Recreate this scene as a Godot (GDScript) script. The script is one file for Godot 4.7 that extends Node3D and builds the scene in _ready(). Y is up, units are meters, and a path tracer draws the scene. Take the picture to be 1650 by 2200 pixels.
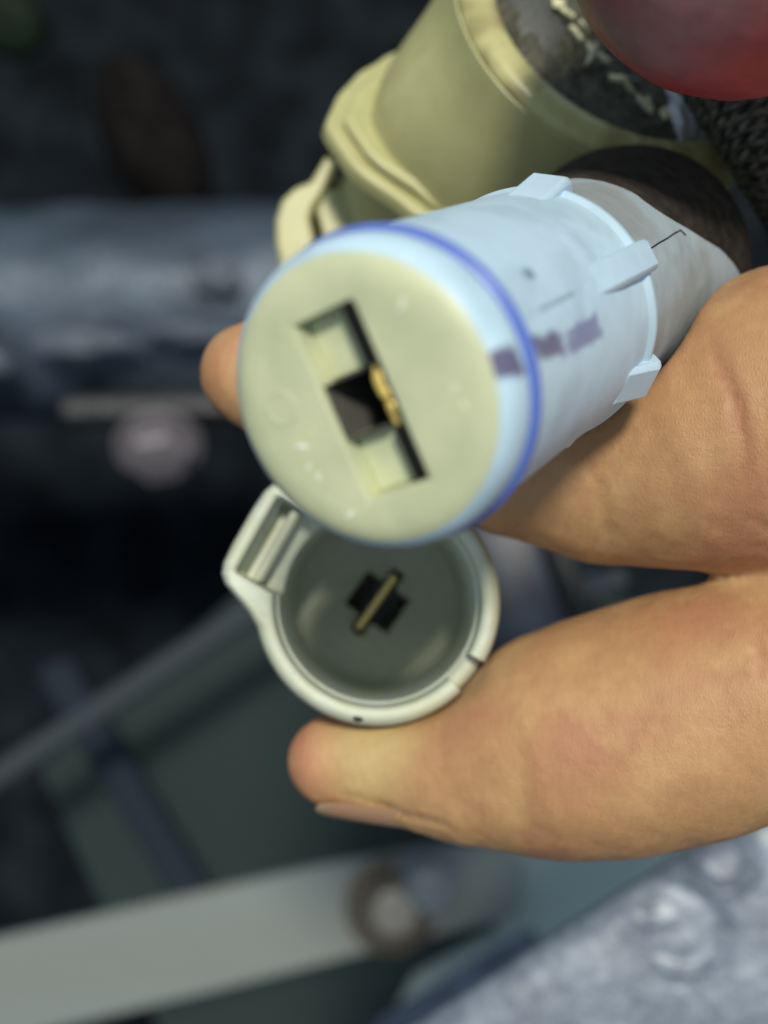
extends Node3D
# Close-up in an engine bay: a pale plug and a round socket held in one hand, a beige connector behind them.
# Shapes are written in millimetres in the frame of the hand (x right, y away from the ground edge, z up to the viewer)
# and laid into the world by BENCH, which tilts that frame because one looks down into the bay.

const MM := 0.001
var BENCH := Transform3D(Basis(Vector3.RIGHT, deg_to_rad(-62.0)), Vector3(0, 1.1, 0))
var used := {}
var rng := RandomNumberGenerator.new()
var wob := FastNoiseLite.new()
var tex := {}
var none: Callable


# ---------------------------------------------------------------- naming and placing
func numbered(called: String, under: Node) -> String:
	var key := str(under.get_instance_id()) + "/" + called
	var n: int = used.get(key, 0)
	used[key] = n + 1
	return called if n == 0 else "%s_%03d" % [called, n]


func tag(o: Node, label: String, category: String, group := "") -> void:
	o.set_meta("label", label)
	o.set_meta("category", category)
	if group:
		o.set_meta("group", group)


# A thing: a Node3D whose frame (in millimetres of the hand's frame) is "where".
func thing(called: String, label: String, category: String, where: Transform3D, group := "") -> Node3D:
	var o := Node3D.new()
	o.name = numbered(called, self)
	add_child(o, true)
	o.transform = BENCH * Transform3D(where.basis, where.origin * MM)
	tag(o, label, category, group)
	return o


func frame(zaxis: Vector3, xhint: Vector3, at: Vector3) -> Transform3D:
	var z := zaxis.normalized()
	var x := (xhint - z * xhint.dot(z)).normalized()
	return Transform3D(Basis(x, z.cross(x), z), at)


# ---------------------------------------------------------------- mesh building: a soup of triangles, smoothed at commit
func mb() -> Dictionary:
	return {"p": PackedVector3Array(), "c": PackedColorArray()}


func tri(b: Dictionary, p: Vector3, q: Vector3, r: Vector3, cp := Color.WHITE, cq := Color.WHITE, cr := Color.WHITE) -> void:
	b.p.push_back(p); b.p.push_back(q); b.p.push_back(r)
	b.c.push_back(cp); b.c.push_back(cq); b.c.push_back(cr)


func quad(b: Dictionary, p: Vector3, q: Vector3, r: Vector3, s: Vector3, c := Color.WHITE) -> void:
	tri(b, p, q, r, c, c, c)
	tri(b, p, r, s, c, c, c)


# rows of points joined by quads; colf(row, column) gives the colour
func rows(b: Dictionary, g: Array, closed: bool, colf: Callable = none) -> void:
	for i in g.size() - 1:
		var a: PackedVector3Array = g[i]
		var d: PackedVector3Array = g[i + 1]
		var n := a.size()
		for j in (n if closed else n - 1):
			var k := (j + 1) % n
			var c0 := Color.WHITE
			var c1 := c0
			var c2 := c0
			var c3 := c0
			if colf.is_valid():
				c0 = colf.call(i, j); c1 = colf.call(i, k); c2 = colf.call(i + 1, k); c3 = colf.call(i + 1, j)
			tri(b, a[j], a[k], d[k], c0, c1, c2)
			tri(b, a[j], d[k], d[j], c0, c2, c3)


# prof: Vector2(radius, depth behind the front); turned round z, front towards +z
func lathe(b: Dictionary, prof: Array, n: int, colf: Callable = none, wave: Callable = none) -> void:
	var g := []
	for q in prof:
		var ring := PackedVector3Array()
		for j in n:
			var t := TAU * j / n
			var r: float = q.x
			if wave.is_valid():
				r += wave.call(t, q.y)
			ring.push_back(Vector3(cos(t) * r, sin(t) * r, -q.y))
		g.push_back(ring)
	var f : Callable = none
	if colf.is_valid():
		f = func(i, j): return colf.call(TAU * j / n, prof[i].y)
	rows(b, g, true, f)


func fine(prof: Array, step: float) -> Array:
	var out := [prof[0]]
	for i in range(1, prof.size()):
		var k: int = maxi(1, ceili(prof[i].distance_to(prof[i - 1]) / step))
		for j in k:
			out.push_back(prof[i - 1].lerp(prof[i], float(j + 1) / k))
	return out


# box with chamfered edges; f places it
func bevel_box(b: Dictionary, size: Vector3, bev: float, f: Transform3D, c := Color.WHITE) -> void:
	var h := size * 0.5
	bev = minf(bev, minf(h.x, minf(h.y, h.z)) * 0.9)
	var corner := func(sx, sy, sz, k):
		var p := Vector3(h.x - bev, h.y - bev, h.z - bev)
		p[k] = h[k]
		return f * Vector3(p.x * sx, p.y * sy, p.z * sz)
	for k in 3:
		for s in [-1.0, 1.0]:
			var v := []
			for q in [[-1.0, -1.0], [1.0, -1.0], [1.0, 1.0], [-1.0, 1.0]]:
				var sg := [0.0, 0.0, 0.0]
				sg[k] = s; sg[(k + 1) % 3] = q[0]; sg[(k + 2) % 3] = q[1]
				v.push_back(corner.call(sg[0], sg[1], sg[2], k))
			if s < 0: quad(b, v[0], v[1], v[2], v[3], c)
			else: quad(b, v[3], v[2], v[1], v[0], c)
	for k in 3:
		var i := (k + 1) % 3
		var j := (k + 2) % 3
		for si in [-1.0, 1.0]:
			for sj in [-1.0, 1.0]:
				var v := []
				for w in [[-1.0, i], [1.0, i], [1.0, j], [-1.0, j]]:
					var sg := [0.0, 0.0, 0.0]
					sg[k] = w[0]; sg[i] = si; sg[j] = sj
					v.push_back(corner.call(sg[0], sg[1], sg[2], w[1]))
				if si * sj > 0: quad(b, v[0], v[1], v[2], v[3], c)
				else: quad(b, v[3], v[2], v[1], v[0], c)
	for sx in [-1.0, 1.0]:
		for sy in [-1.0, 1.0]:
			for sz in [-1.0, 1.0]:
				var x: Vector3 = corner.call(sx, sy, sz, 0)
				var y: Vector3 = corner.call(sx, sy, sz, 1)
				var z: Vector3 = corner.call(sx, sy, sz, 2)
				if sx * sy * sz > 0: tri(b, z, y, x, c, c, c)
				else: tri(b, x, y, z, c, c, c)


# a plane outline given thickness along z, with chamfered rims: z0 (back) to z1 (front)
func prism(b: Dictionary, poly: PackedVector2Array, z0: float, z1: float, bev: float, f: Transform3D, c := Color.WHITE) -> void:
	if Geometry2D.is_polygon_clockwise(poly):
		poly.reverse()
	var n := poly.size()
	var inner := PackedVector2Array()
	for i in n:
		var e0 := (poly[i] - poly[(i + n - 1) % n]).normalized()
		var e1 := (poly[(i + 1) % n] - poly[i]).normalized()
		var n0 := Vector2(-e0.y, e0.x)
		var n1 := Vector2(-e1.y, e1.x)
		var m := (n0 + n1).normalized()
		inner.push_back(poly[i] + m * bev / maxf(0.4, m.dot(n0)))
	var ring := func(pl, z):
		var o := PackedVector3Array()
		for q in pl: o.push_back(f * Vector3(q.x, q.y, z))
		return o
	var cf := func(_i, _j): return c
	rows(b, [ring.call(inner, z1), ring.call(poly, z1 - bev), ring.call(poly, z0 + bev), ring.call(inner, z0)], true, cf)
	var t := Geometry2D.triangulate_polygon(inner)
	if t.is_empty(): print("no cap ", poly)
	for i in range(0, t.size(), 3):
		var p0 := inner[t[i]]; var p1 := inner[t[i + 1]]; var p2 := inner[t[i + 2]]
		if (p1 - p0).cross(p2 - p0) > 0:
			var w := p1; p1 = p2; p2 = w
		tri(b, f * Vector3(p0.x, p0.y, z1), f * Vector3(p1.x, p1.y, z1), f * Vector3(p2.x, p2.y, z1), c, c, c)
		tri(b, f * Vector3(p0.x, p0.y, z0), f * Vector3(p2.x, p2.y, z0), f * Vector3(p1.x, p1.y, z0), c, c, c)


func spline(pts: Array, per: int) -> Array:
	var out := []
	for i in pts.size() - 1:
		var p0: Vector3 = pts[maxi(i - 1, 0)]
		var p3: Vector3 = pts[mini(i + 2, pts.size() - 1)]
		for j in per:
			out.push_back(pts[i].cubic_interpolate(pts[i + 1], p0, p3, float(j) / per))
	out.push_back(pts[-1])
	return out


func tube(b: Dictionary, path: Array, radf: Callable, n: int, wave: Callable = none, colf: Callable = none) -> void:
	var g := []
	var up := Vector3(0.13, 0.31, 0.94)
	for i in path.size():
		var d: Vector3 = (path[mini(i + 1, path.size() - 1)] - path[maxi(i - 1, 0)]).normalized()
		var x := (up - d * up.dot(d)).normalized()
		var y := d.cross(x)
		up = x
		var r: float = radf.call(float(i) / (path.size() - 1))
		var ring := PackedVector3Array()
		for j in n:
			var t := TAU * j / n
			var q := x * cos(t) + y * sin(t)
			var rr := r
			if wave.is_valid():
				rr += wave.call(t, i, path[i] + q * r)
			ring.push_back(path[i] + q * rr)
		g.push_back(ring)
	for e in [0, path.size() - 1]:
		var cap := PackedVector3Array()
		cap.resize(n)
		cap.fill(path[e])
		if e == 0: g.push_front(cap)
		else: g.push_back(cap)
	g.reverse()
	rows(b, g, true, colf)


# a lumpy ball
func ball(b: Dictionary, f: Transform3D, r: Vector3, n: int, wave: Callable = none, colf: Callable = none) -> void:
	var g := []
	var cols := []
	for i in n + 1:
		var ph := PI * i / n
		var ring := PackedVector3Array()
		for j in 2 * n:
			var t := TAU * j / (2 * n)
			var q := Vector3(sin(ph) * cos(t), sin(ph) * sin(t), cos(ph))
			var k := 1.0
			if wave.is_valid():
				k += wave.call(q)
			ring.push_back(f * (q * r * k))
		g.push_back(ring)
	var cf : Callable = none
	if colf.is_valid():
		cf = func(i, j): return colf.call(g[i][j])
	rows(b, g, true, cf)


# the soup becomes one mesh: normals are averaged where faces meet by less than "crease" degrees
func commit(b: Dictionary, called: String, m: Material, parent: Node, inv := Transform3D(), crease := 38.0) -> MeshInstance3D:
	var p: PackedVector3Array = b.p
	var n := p.size()
	var fn := PackedVector3Array()
	fn.resize(n / 3)
	var at := {}
	for i in n:
		p[i] = inv * p[i]
	for i in n / 3:
		fn[i] = (p[i * 3 + 2] - p[i * 3]).cross(p[i * 3 + 1] - p[i * 3])
		for j in 3:
			var key := Vector3i((p[i * 3 + j] * 500.0).round())
			if at.has(key): at[key].push_back(i)
			else: at[key] = [i]
	var vn := PackedVector3Array()
	vn.resize(n)
	var lim := cos(deg_to_rad(crease))
	for i in n / 3:
		var own := fn[i].normalized()
		for j in 3:
			var s := Vector3.ZERO
			for k in at[Vector3i((p[i * 3 + j] * 500.0).round())]:
				var l := fn[k].length()
				if l > 0.0 and fn[k].dot(own) >= lim * l:
					s += fn[k]
			vn[i * 3 + j] = s.normalized() if s.length_squared() > 0.0 else own
	for i in n:
		p[i] = p[i] * MM
	return put(called, p, vn, b.c, PackedInt32Array(), m, parent)


func put(called: String, p: PackedVector3Array, vn: PackedVector3Array, c: PackedColorArray, idx: PackedInt32Array, m: Material, parent: Node) -> MeshInstance3D:
	var a := []
	a.resize(Mesh.ARRAY_MAX)
	a[Mesh.ARRAY_VERTEX] = p
	a[Mesh.ARRAY_NORMAL] = vn
	a[Mesh.ARRAY_COLOR] = c
	if idx.size():
		a[Mesh.ARRAY_INDEX] = idx
	var am := ArrayMesh.new()
	am.add_surface_from_arrays(Mesh.PRIMITIVE_TRIANGLES, a)
	am.surface_set_material(0, m)
	var o := MeshInstance3D.new()
	o.mesh = am
	o.name = numbered(called, parent)
	parent.add_child(o, true)
	if parent == self:
		o.transform = BENCH
	return o


# ---------------------------------------------------------------- materials
func noise_tex(called: String, kind: int, freq: float, lo: Color, hi: Color, octaves := 4, size := 512) -> NoiseTexture2D:
	if not tex.has(called):
		var f := FastNoiseLite.new()
		f.noise_type = kind
		f.frequency = freq
		f.fractal_octaves = octaves
		f.seed = 40 + tex.size()
		if kind == FastNoiseLite.TYPE_CELLULAR:
			f.cellular_return_type = FastNoiseLite.RETURN_DISTANCE2_SUB
			f.fractal_type = FastNoiseLite.FRACTAL_FBM
			f.domain_warp_enabled = true
			f.domain_warp_amplitude = 12.0
		var g := Gradient.new()
		g.set_color(0, lo); g.set_color(1, hi)
		var t := NoiseTexture2D.new()
		t.width = size; t.height = size
		t.seamless = true
		t.noise = f
		t.color_ramp = g
		tex[called] = t
	return tex[called]


func lin(r: float, g: float, b: float) -> Color:
	return Color(r, g, b).linear_to_srgb()


func mat(called: String, c: Color, rough: float, opt := {}) -> StandardMaterial3D:
	var m := StandardMaterial3D.new()
	m.resource_name = called
	m.albedo_color = c
	m.vertex_color_use_as_albedo = true
	m.roughness = rough
	m.metallic = opt.get("metal", 0.0)
	m.metallic_specular = opt.get("spec", 0.5)
	m.cull_mode = BaseMaterial3D.CULL_DISABLED
	if opt.has("tile"):            # size of one repeat in mm
		m.uv1_triplanar = true
		m.uv1_scale = Vector3.ONE * (1000.0 / opt.tile)
	if opt.has("stretch"):
		m.uv1_scale *= opt.stretch
	if opt.has("color_tex"):
		m.albedo_texture = opt.color_tex
	if opt.has("rough_tex"):
		m.roughness_texture = opt.rough_tex
	if opt.has("bump_tex"):
		m.heightmap_enabled = true
		m.heightmap_texture = opt.bump_tex
		m.heightmap_scale = opt.bump * 0.1      # millimetres to centimetres
	if opt.has("sss"):
		m.subsurf_scatter_enabled = true
		m.subsurf_scatter_strength = opt.sss
	if opt.has("coat"):
		m.clearcoat_enabled = true
		m.clearcoat = opt.coat
		m.clearcoat_roughness = 0.3
	return m


# ---------------------------------------------------------------- the scene
func _ready() -> void:
	rng.seed = 7
	wob.seed = 11
	wob.frequency = 0.05

	var cam := Camera3D.new()
	cam.name = "camera"
	var lens := CameraAttributesPhysical.new()
	lens.frustum_focal_length = 25.735
	lens.frustum_near = 0.01
	lens.frustum_far = 20.0
	lens.frustum_focus_distance = 0.092
	lens.exposure_aperture = 25.735 / 2.6
	cam.attributes = lens
	cam.near = 0.01
	cam.far = 20.0
	cam.fov = 50.0
	add_child(cam)
	cam.transform = BENCH * Transform3D(Basis(), Vector3(0, 0, 0.105))
	cam.current = true

	var sky := ProceduralSkyMaterial.new()
	sky.sky_top_color = lin(0.27, 0.345, 0.415)
	sky.sky_horizon_color = lin(0.33, 0.39, 0.43)
	sky.sky_curve = 0.2
	sky.ground_bottom_color = lin(0.05, 0.05, 0.048)
	sky.ground_horizon_color = lin(0.16, 0.165, 0.16)
	sky.sun_angle_max = 1.0
	var env := Environment.new()
	env.background_mode = Environment.BG_SKY
	env.sky = Sky.new()
	env.sky.sky_material = sky
	env.tonemap_mode = Environment.TONE_MAPPER_LINEAR
	env.tonemap_exposure = 1.08
	env.sdfgi_enabled = true
	env.ssao_enabled = true
	env.ssil_enabled = true
	var we := WorldEnvironment.new()
	we.name = "world"
	we.environment = env
	add_child(we)

	var sun := DirectionalLight3D.new()
	sun.name = "sun"
	sun.light_energy = 1.05
	sun.light_angular_distance = 9.0
	sun.light_color = Color(1.0, 0.975, 0.91)
	sun.shadow_enabled = true
	add_child(sun)
	var to_sun := BENCH.basis * Vector3(0.05, 0.37, 0.925).normalized()
	sun.transform = Transform3D(Basis.looking_at(-to_sun, Vector3.FORWARD), Vector3(0, 3, 0))

	build_bay()
	build_plug()
	build_socket()
	build_beige()
	build_red_and_loom()
	build_hand()


# ---------------------------------------------------------------- pale plug with its blue seal
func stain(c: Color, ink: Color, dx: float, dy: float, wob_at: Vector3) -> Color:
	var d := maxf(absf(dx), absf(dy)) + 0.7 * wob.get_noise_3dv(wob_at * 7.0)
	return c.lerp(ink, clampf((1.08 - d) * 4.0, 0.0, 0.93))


func build_plug() -> void:
	var f := Transform3D(Basis(Vector3(0.39715, -0.90812, -0.13261), Vector3(0.79168, 0.26590, 0.55004), Vector3(-0.46425, -0.32343, 0.82454)), Vector3(-1.67, 6.66, 37.0))
	var t := thing("plug_connector", "pale blue-white round plug with a slotted cream face and a blue seal ring", "connector", f)
	var grain := noise_tex("plug_grain", FastNoiseLite.TYPE_SIMPLEX_SMOOTH, 0.02, Color(0.955, 0.955, 0.95), Color(1, 1, 1))
	var white := mat("pale_plastic", Color.WHITE, 0.42, {"tile": 30.0, "color_tex": grain, "bump_tex": tex.soft, "bump": 0.05})
	var cream := mat("cream_plastic", lin(0.61, 0.635, 0.41), 0.45, {"tile": 24.0, "color_tex": noise_tex("face_tone", FastNoiseLite.TYPE_SIMPLEX_SMOOTH, 0.008, Color(0.9, 0.915, 0.92), Color(1, 1, 1), 5), "bump_tex": tex.soft, "bump": 0.04})
	var black := mat("black_rubber", lin(0.014, 0.013, 0.013), 0.8, {"spec": 0.15})
	var pale := Color(0.51, 0.69, 0.845)
	var dirt := FastNoiseLite.new()
	dirt.seed = 5
	dirt.frequency = 0.09
	var paint := func(th, s):
		var p := Vector3(cos(th) * 10.0, sin(th) * 10.0, -s)
		var c: Color = pale.lerp(Color(0.33, 0.47, 0.55), clampf(dirt.get_noise_3dv(p * 1.3) * 1.4 - 0.1, 0.0, 0.35))
		c = c.lerp(Color(0.55, 0.74, 0.86), clampf(dirt.get_noise_3dv(p * 0.7 + Vector3(9, 0, 0)) * 1.2, 0.0, 0.4))
		var a := rad_to_deg(th)
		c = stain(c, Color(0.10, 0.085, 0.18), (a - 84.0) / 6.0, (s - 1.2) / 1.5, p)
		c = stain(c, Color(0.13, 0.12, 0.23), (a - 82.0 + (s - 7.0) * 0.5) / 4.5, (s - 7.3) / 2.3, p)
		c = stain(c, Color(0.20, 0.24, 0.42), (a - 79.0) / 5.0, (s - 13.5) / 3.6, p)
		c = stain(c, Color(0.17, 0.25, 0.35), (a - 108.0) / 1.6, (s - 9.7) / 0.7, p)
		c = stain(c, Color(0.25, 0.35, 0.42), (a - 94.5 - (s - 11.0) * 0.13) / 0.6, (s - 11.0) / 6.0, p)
		return c
	# body: shoulder, seal groove, barrel, rear step, long rear sleeve
	var prof := fine([Vector2(9.0, 0.9), Vector2(9.27, 0.56), Vector2(9.6, 0.85), Vector2(9.9, 1.3), Vector2(10.08, 1.85), Vector2(10.15, 2.4), Vector2(10.15, 3.2), Vector2(9.3, 3.3), Vector2(9.3, 5.0), Vector2(10.15, 5.1),
		Vector2(10.2, 5.4), Vector2(10.25, 12.0), Vector2(10.45, 29.2), Vector2(10.75, 29.6), Vector2(10.75, 30.6), Vector2(10.45, 31.0), Vector2(9.75, 31.1)], 0.5)
	var b := mb()
	lathe(b, prof, 240, paint)
	commit(b, "barrel", white, t)
	b = mb()
	var rear := mat("grey_plastic", Color.WHITE, 0.5, {"tile": 30.0, "color_tex": grain, "bump_tex": tex.soft, "bump": 0.12})
	var paint_rear := func(th, s):
		var p := Vector3(cos(th) * 10.0, sin(th) * 10.0, -s)
		return Color(0.34, 0.41, 0.46).lerp(Color(0.22, 0.22, 0.20), clampf(dirt.get_noise_3dv(p) * 1.5, 0.0, 0.5))
	lathe(b, fine([Vector2(9.75, 30.8), Vector2(9.95, 36.0), Vector2(10.7, 46.0), Vector2(11.5, 52.0), Vector2(12.3, 57.0), Vector2(12.3, 59.0), Vector2(11.6, 60.8), Vector2(9.6, 61.8), Vector2(0.01, 62.2)], 0.7), 160, paint_rear)
	var r := commit(b, "rear_sleeve", rear, t)
	r.set_meta("label", "grey rear sleeve of the plug")
	# shadow on the sleeve end built as a thin dark shell, edge askew
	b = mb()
	var shade_shell := []
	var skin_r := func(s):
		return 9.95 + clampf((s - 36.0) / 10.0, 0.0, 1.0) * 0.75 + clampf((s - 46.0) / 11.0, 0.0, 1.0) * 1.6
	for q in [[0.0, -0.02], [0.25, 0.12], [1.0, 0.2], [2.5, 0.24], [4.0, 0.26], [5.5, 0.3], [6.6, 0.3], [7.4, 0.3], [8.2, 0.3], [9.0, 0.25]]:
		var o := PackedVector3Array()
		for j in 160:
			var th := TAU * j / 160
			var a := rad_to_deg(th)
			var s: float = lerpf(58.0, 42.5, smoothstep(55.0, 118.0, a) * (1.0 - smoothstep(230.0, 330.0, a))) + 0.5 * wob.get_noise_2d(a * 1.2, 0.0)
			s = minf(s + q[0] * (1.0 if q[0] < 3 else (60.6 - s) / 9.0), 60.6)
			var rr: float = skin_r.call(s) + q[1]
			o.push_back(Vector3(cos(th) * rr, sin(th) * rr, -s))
		shade_shell.push_back(o)
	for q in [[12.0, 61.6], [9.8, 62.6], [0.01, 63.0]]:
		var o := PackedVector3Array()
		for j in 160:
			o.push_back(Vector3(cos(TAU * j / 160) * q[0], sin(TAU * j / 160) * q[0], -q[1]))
		shade_shell.push_back(o)
	shade_shell.reverse()
	rows(b, shade_shell, true)
	commit(b, "rear_shade", mat("shade_brown", lin(0.05, 0.044, 0.037), 0.85, {"spec": 0.2, "tile": 24.0, "color_tex": noise_tex("shade_grain", FastNoiseLite.TYPE_SIMPLEX, 0.02, Color(0.6, 0.58, 0.56), Color(1, 1, 1)), "bump_tex": tex.soft, "bump": 0.15}), t).set_meta("label", "thin dark shell standing for the shadow on the plug rear end")
	# hair-thin dark split line on the rear sleeve
	b = mb()
	var hair := []
	for i in 20:
		var s := lerpf(33.0, 44.5, i / 19.0)
		var th := deg_to_rad(97.0 + 2.0 * i / 19.0 + 0.1 * sin(i * 0.9))
		var hr: float = 9.8 + clampf((s - 31.0) / 5.0, 0.0, 1.0) * 0.2 + clampf((s - 36.0) / 10.0, 0.0, 1.0) * 0.75
		hair.push_back(Vector3(cos(th) * hr, sin(th) * hr, -s))
	hair.push_back(Vector3(cos(deg_to_rad(95.5)) * 10.72, sin(deg_to_rad(95.5)) * 10.72, -45.0))
	tube(b, hair, func(_k): return 0.06, 6)
	commit(b, "hair", black, t)
	# seal ring
	b = mb()
	var ring := []
	for i in 25:
		var a := TAU * i / 24
		ring.push_back(Vector2(9.95 + cos(a) * 0.60, 4.12 - sin(a) * 0.66))
	lathe(b, ring, 160)
	commit(b, "seal_ring", mat("blue_rubber", lin(0.105, 0.175, 0.56), 0.35, {"tile": 20.0, "color_tex": grain}), t)
	# six ramped latch tabs round the rear of the barrel
	for k in 6:
		var th := deg_to_rad(95.0 + (k - 0) * 54.0) if k < 2 else deg_to_rad([41.0, -13.0, -80.0, -140.0][k - 2])
		var o := Transform3D(Basis(Vector3(-sin(th), cos(th), 0), Vector3(0, 0, 1), Vector3(cos(th), sin(th), 0)), Vector3.ZERO)
		b = mb()
		var hw := 1.35
		var side := [Vector2(-19.0, 9.9), Vector2(-19.0, 10.3), Vector2(-23.5, 11.0), Vector2(-31.2, 11.4), Vector2(-31.8, 11.2), Vector2(-31.8, 9.6)] if k == 0 else [Vector2(-25.5, 9.9), Vector2(-25.5, 10.4), Vector2(-30.6, 11.65), Vector2(-31.6, 11.5), Vector2(-32.0, 11.1), Vector2(-32.0, 9.6)]
		if k: hw = 1.7
		var g := []
		for e in [[-hw, -0.6], [-hw + 0.1, -0.25], [-hw + 0.4, 0.0], [hw - 0.4, 0.0], [hw - 0.1, -0.25], [hw, -0.6]]:
			var line := PackedVector3Array()
			for q in side.size():
				line.push_back(o * Vector3(e[0], side[q].x, side[q].y + (e[1] if q in [1, 2, 3, 4] else 0.0)))
			g.push_back(line)
		rows(b, g, false, func(_i, _j): return pale)
		for e in [0, 5]:
			for q in range(1, side.size() - 1):
				if e == 0: tri(b, g[0][0], g[0][q], g[0][q + 1], pale, pale, pale)
				else: tri(b, g[5][0], g[5][q + 1], g[5][q], pale, pale, pale)
		commit(b, "latch_tab", white, t)
	# cream face with its opening: u along the slot, v across
	var U0 := -5.9; var U1 := 5.85; var V0 := -2.05; var V1 := 2.6
	var centre := Vector2((U0 + U1) / 2, (V0 + V1) / 2)
	b = mb()
	var n := 192
	var loops := []
	var rect := func(grow, z):
		var o := PackedVector3Array()
		for j in n:
			var a := TAU * j / n
			var d := Vector2(cos(a), sin(a))
			var hx: float = (U1 - U0) / 2 + grow
			var hy: float = (V1 - V0) / 2 + grow
			# angles bunch on the corners so that the corners stay square
			var kx: float = hx / maxf(absf(d.x), 1e-6)
			var ky: float = hy / maxf(absf(d.y), 1e-6)
			var q: Vector2 = centre + d * minf(kx, ky)
			o.push_back(Vector3(q.x, q.y, z))
		return o
	var disc := func(rad, z):
		var o := PackedVector3Array()
		for j in n:
			var a := TAU * j / n
			var d := Vector2(cos(a), sin(a))
			var bq := centre.dot(d)
			var k := -bq + sqrt(bq * bq - centre.length_squared() + rad * rad)
			var q := centre + d * k
			o.push_back(Vector3(q.x, q.y, z))
		return o
	for q in [[9.0, -1.6], [9.26, -0.55], [8.95, -0.34], [8.6, -0.18], [8.1, -0.06], [7.6, -0.015], [7.2, 0.0]]:
		loops.push_back(disc.call(q[0], q[1]))
	# square corners: move the nearest loop points onto them
	for q in [[0.35, 0.0], [0.12, -0.05], [0.0, -0.22], [0.0, -17.0]]:
		var o: PackedVector3Array = rect.call(q[0], q[1])
		for sx in [-1.0, 1.0]:
			for sy in [-1.0, 1.0]:
				var cn := Vector3(centre.x + sx * ((U1 - U0) / 2 + q[0]), centre.y + sy * ((V1 - V0) / 2 + q[0]), q[1])
				var best := 0
				for j in n:
					if o[j].distance_squared_to(cn) < o[best].distance_squared_to(cn): best = j
				o[best] = cn
		loops.push_back(o)
	loops.reverse()
	rows(b, loops, true)
	var face := commit(b, "face_plate", cream, t)
	face.set_meta("label", "cream end face with the slotted opening")
	b = mb()
	bevel_box(b, Vector3(4.0, 3.5, 14.0), 0.12, Transform3D(Basis(), Vector3(-3.88, -0.31, -8.6)))
	commit(b, "ledge", cream, face)
	b = mb()
	bevel_box(b, Vector3(3.8, 3.5, 14.0), 0.12, Transform3D(Basis(), Vector3(3.94, -0.31, -8.5)))
	commit(b, "ledge", cream, face)
	# small raised burrs left along the slot
	for q in [[-4.6, 0.12], [-2.5, 0.28], [2.9, 0.12], [4.6, 0.22]]:
		b = mb()
		bevel_box(b, Vector3(1.3, q[1], 0.8), 0.1, Transform3D(Basis(Vector3(0, 0, 1), 0.06), Vector3(q[0], 1.45 + q[1] / 2, -0.82)))
		commit(b, "burr", cream, face)
	b = mb()
	quad(b, Vector3(U0, V0, -16.0), Vector3(U0, V1, -16.0), Vector3(U1, V1, -16.0), Vector3(U1, V0, -16.0))
	bevel_box(b, Vector3(4.0, 1.02, 7.0), 0.06, Transform3D(Basis(), Vector3(-3.86, 2.03, -3.78)))
	bevel_box(b, Vector3(3.6, 1.02, 7.0), 0.06, Transform3D(Basis(), Vector3(4.0, 2.03, -3.78)))
	bevel_box(b, Vector3(4.2, 0.6, 6.0), 0.06, Transform3D(Basis(), Vector3(0.2, 2.26, -3.5)))
	commit(b, "slot_insert", black, face)
	# dark rubber seat that fills the middle hole up to its sharp edges
	b = mb()
	for q in [[Vector3(0.03, -0.3, -4.2), Vector3(3.66, 0.06, 7.6), Vector3(0, -1.71, 0)], [Vector3(0.03, -0.3, -4.2), Vector3(0.06, 3.4, 7.6), Vector3(-1.82, 0, 0)], [Vector3(0.03, -0.3, -4.2), Vector3(0.06, 3.4, 7.6), Vector3(1.92, 0, 0)]]:
		bevel_box(b, q[1], 0.02, Transform3D(Basis(), q[0] + q[2]))
	commit(b, "rubber_seat", mat("dark_rubber", lin(0.085, 0.083, 0.07), 0.6), face).set_meta("label", "dark rubber seat in the square hole")
	# marks on the face: tiny raised flecks
	for q in [[1.2, -5.2, 0.5], [2.6, -5.4, 0.28], [3.4, -5.0, 0.3], [6.4, -3.9, 0.4], [-4.4, 5.6, 0.4], [1.3, 6.6, 0.3], [2.4, 6.8, 0.3]]:
		b = mb()
		ball(b, Transform3D(Basis(Vector3(0, 0, 1), rng.randf() * 3.0), Vector3(q[0], q[1], -0.02)), Vector3(q[2] * 1.2, q[2] * 0.5, 0.07), 8, func(v): return 0.3 * wob.get_noise_3dv(v * 30.0 + Vector3(q[0], 0, 0)))
		commit(b, "fleck", mat("pale_fleck", lin(0.72, 0.76, 0.62), 0.4), face)
	# faint raised ring left by the mould
	b = mb()
	var mark := []
	for i in 13:
		var a := TAU * i / 12
		mark.push_back(Vector2(1.05 + cos(a) * 0.09, -sin(a) * 0.05))
	lathe(b, mark, 40)
	for i in b.p.size(): b.p[i] += Vector3(-1.6, -5.4, 0)
	commit(b, "mould_mark", cream, face)
	# folded gold contact in the slot
	b = mb()
	var g2 := []
	for i in 33:
		var u := -2.2 + 4.3 * i / 32.0
		var h := -0.55 + 0.3 * smoothstep(-1.5, -1.1, u) * (1.0 - smoothstep(0.25, 0.5, u)) + 0.18 * exp(-pow((u - 0.95) / 0.35, 2.0))
		var line := PackedVector3Array()
		for j in 7:
			var a := PI * j / 6.0
			line.push_back(Vector3(u, 1.86 - cos(a) * 0.34 + 0.05 * sin(u * 3.0), h - 0.2 + 0.2 * sin(a)))
		g2.push_back(line)
	rows(b, g2, false)
	commit(b, "contact", mat("gold", lin(0.92, 0.70, 0.20), 0.35, {"metal": 0.4, "tile": 6.0, "rough_tex": noise_tex("rub", FastNoiseLite.TYPE_SIMPLEX, 0.05, Color(0.5, 0.5, 0.5), Color(1, 1, 1))}), t)


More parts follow.
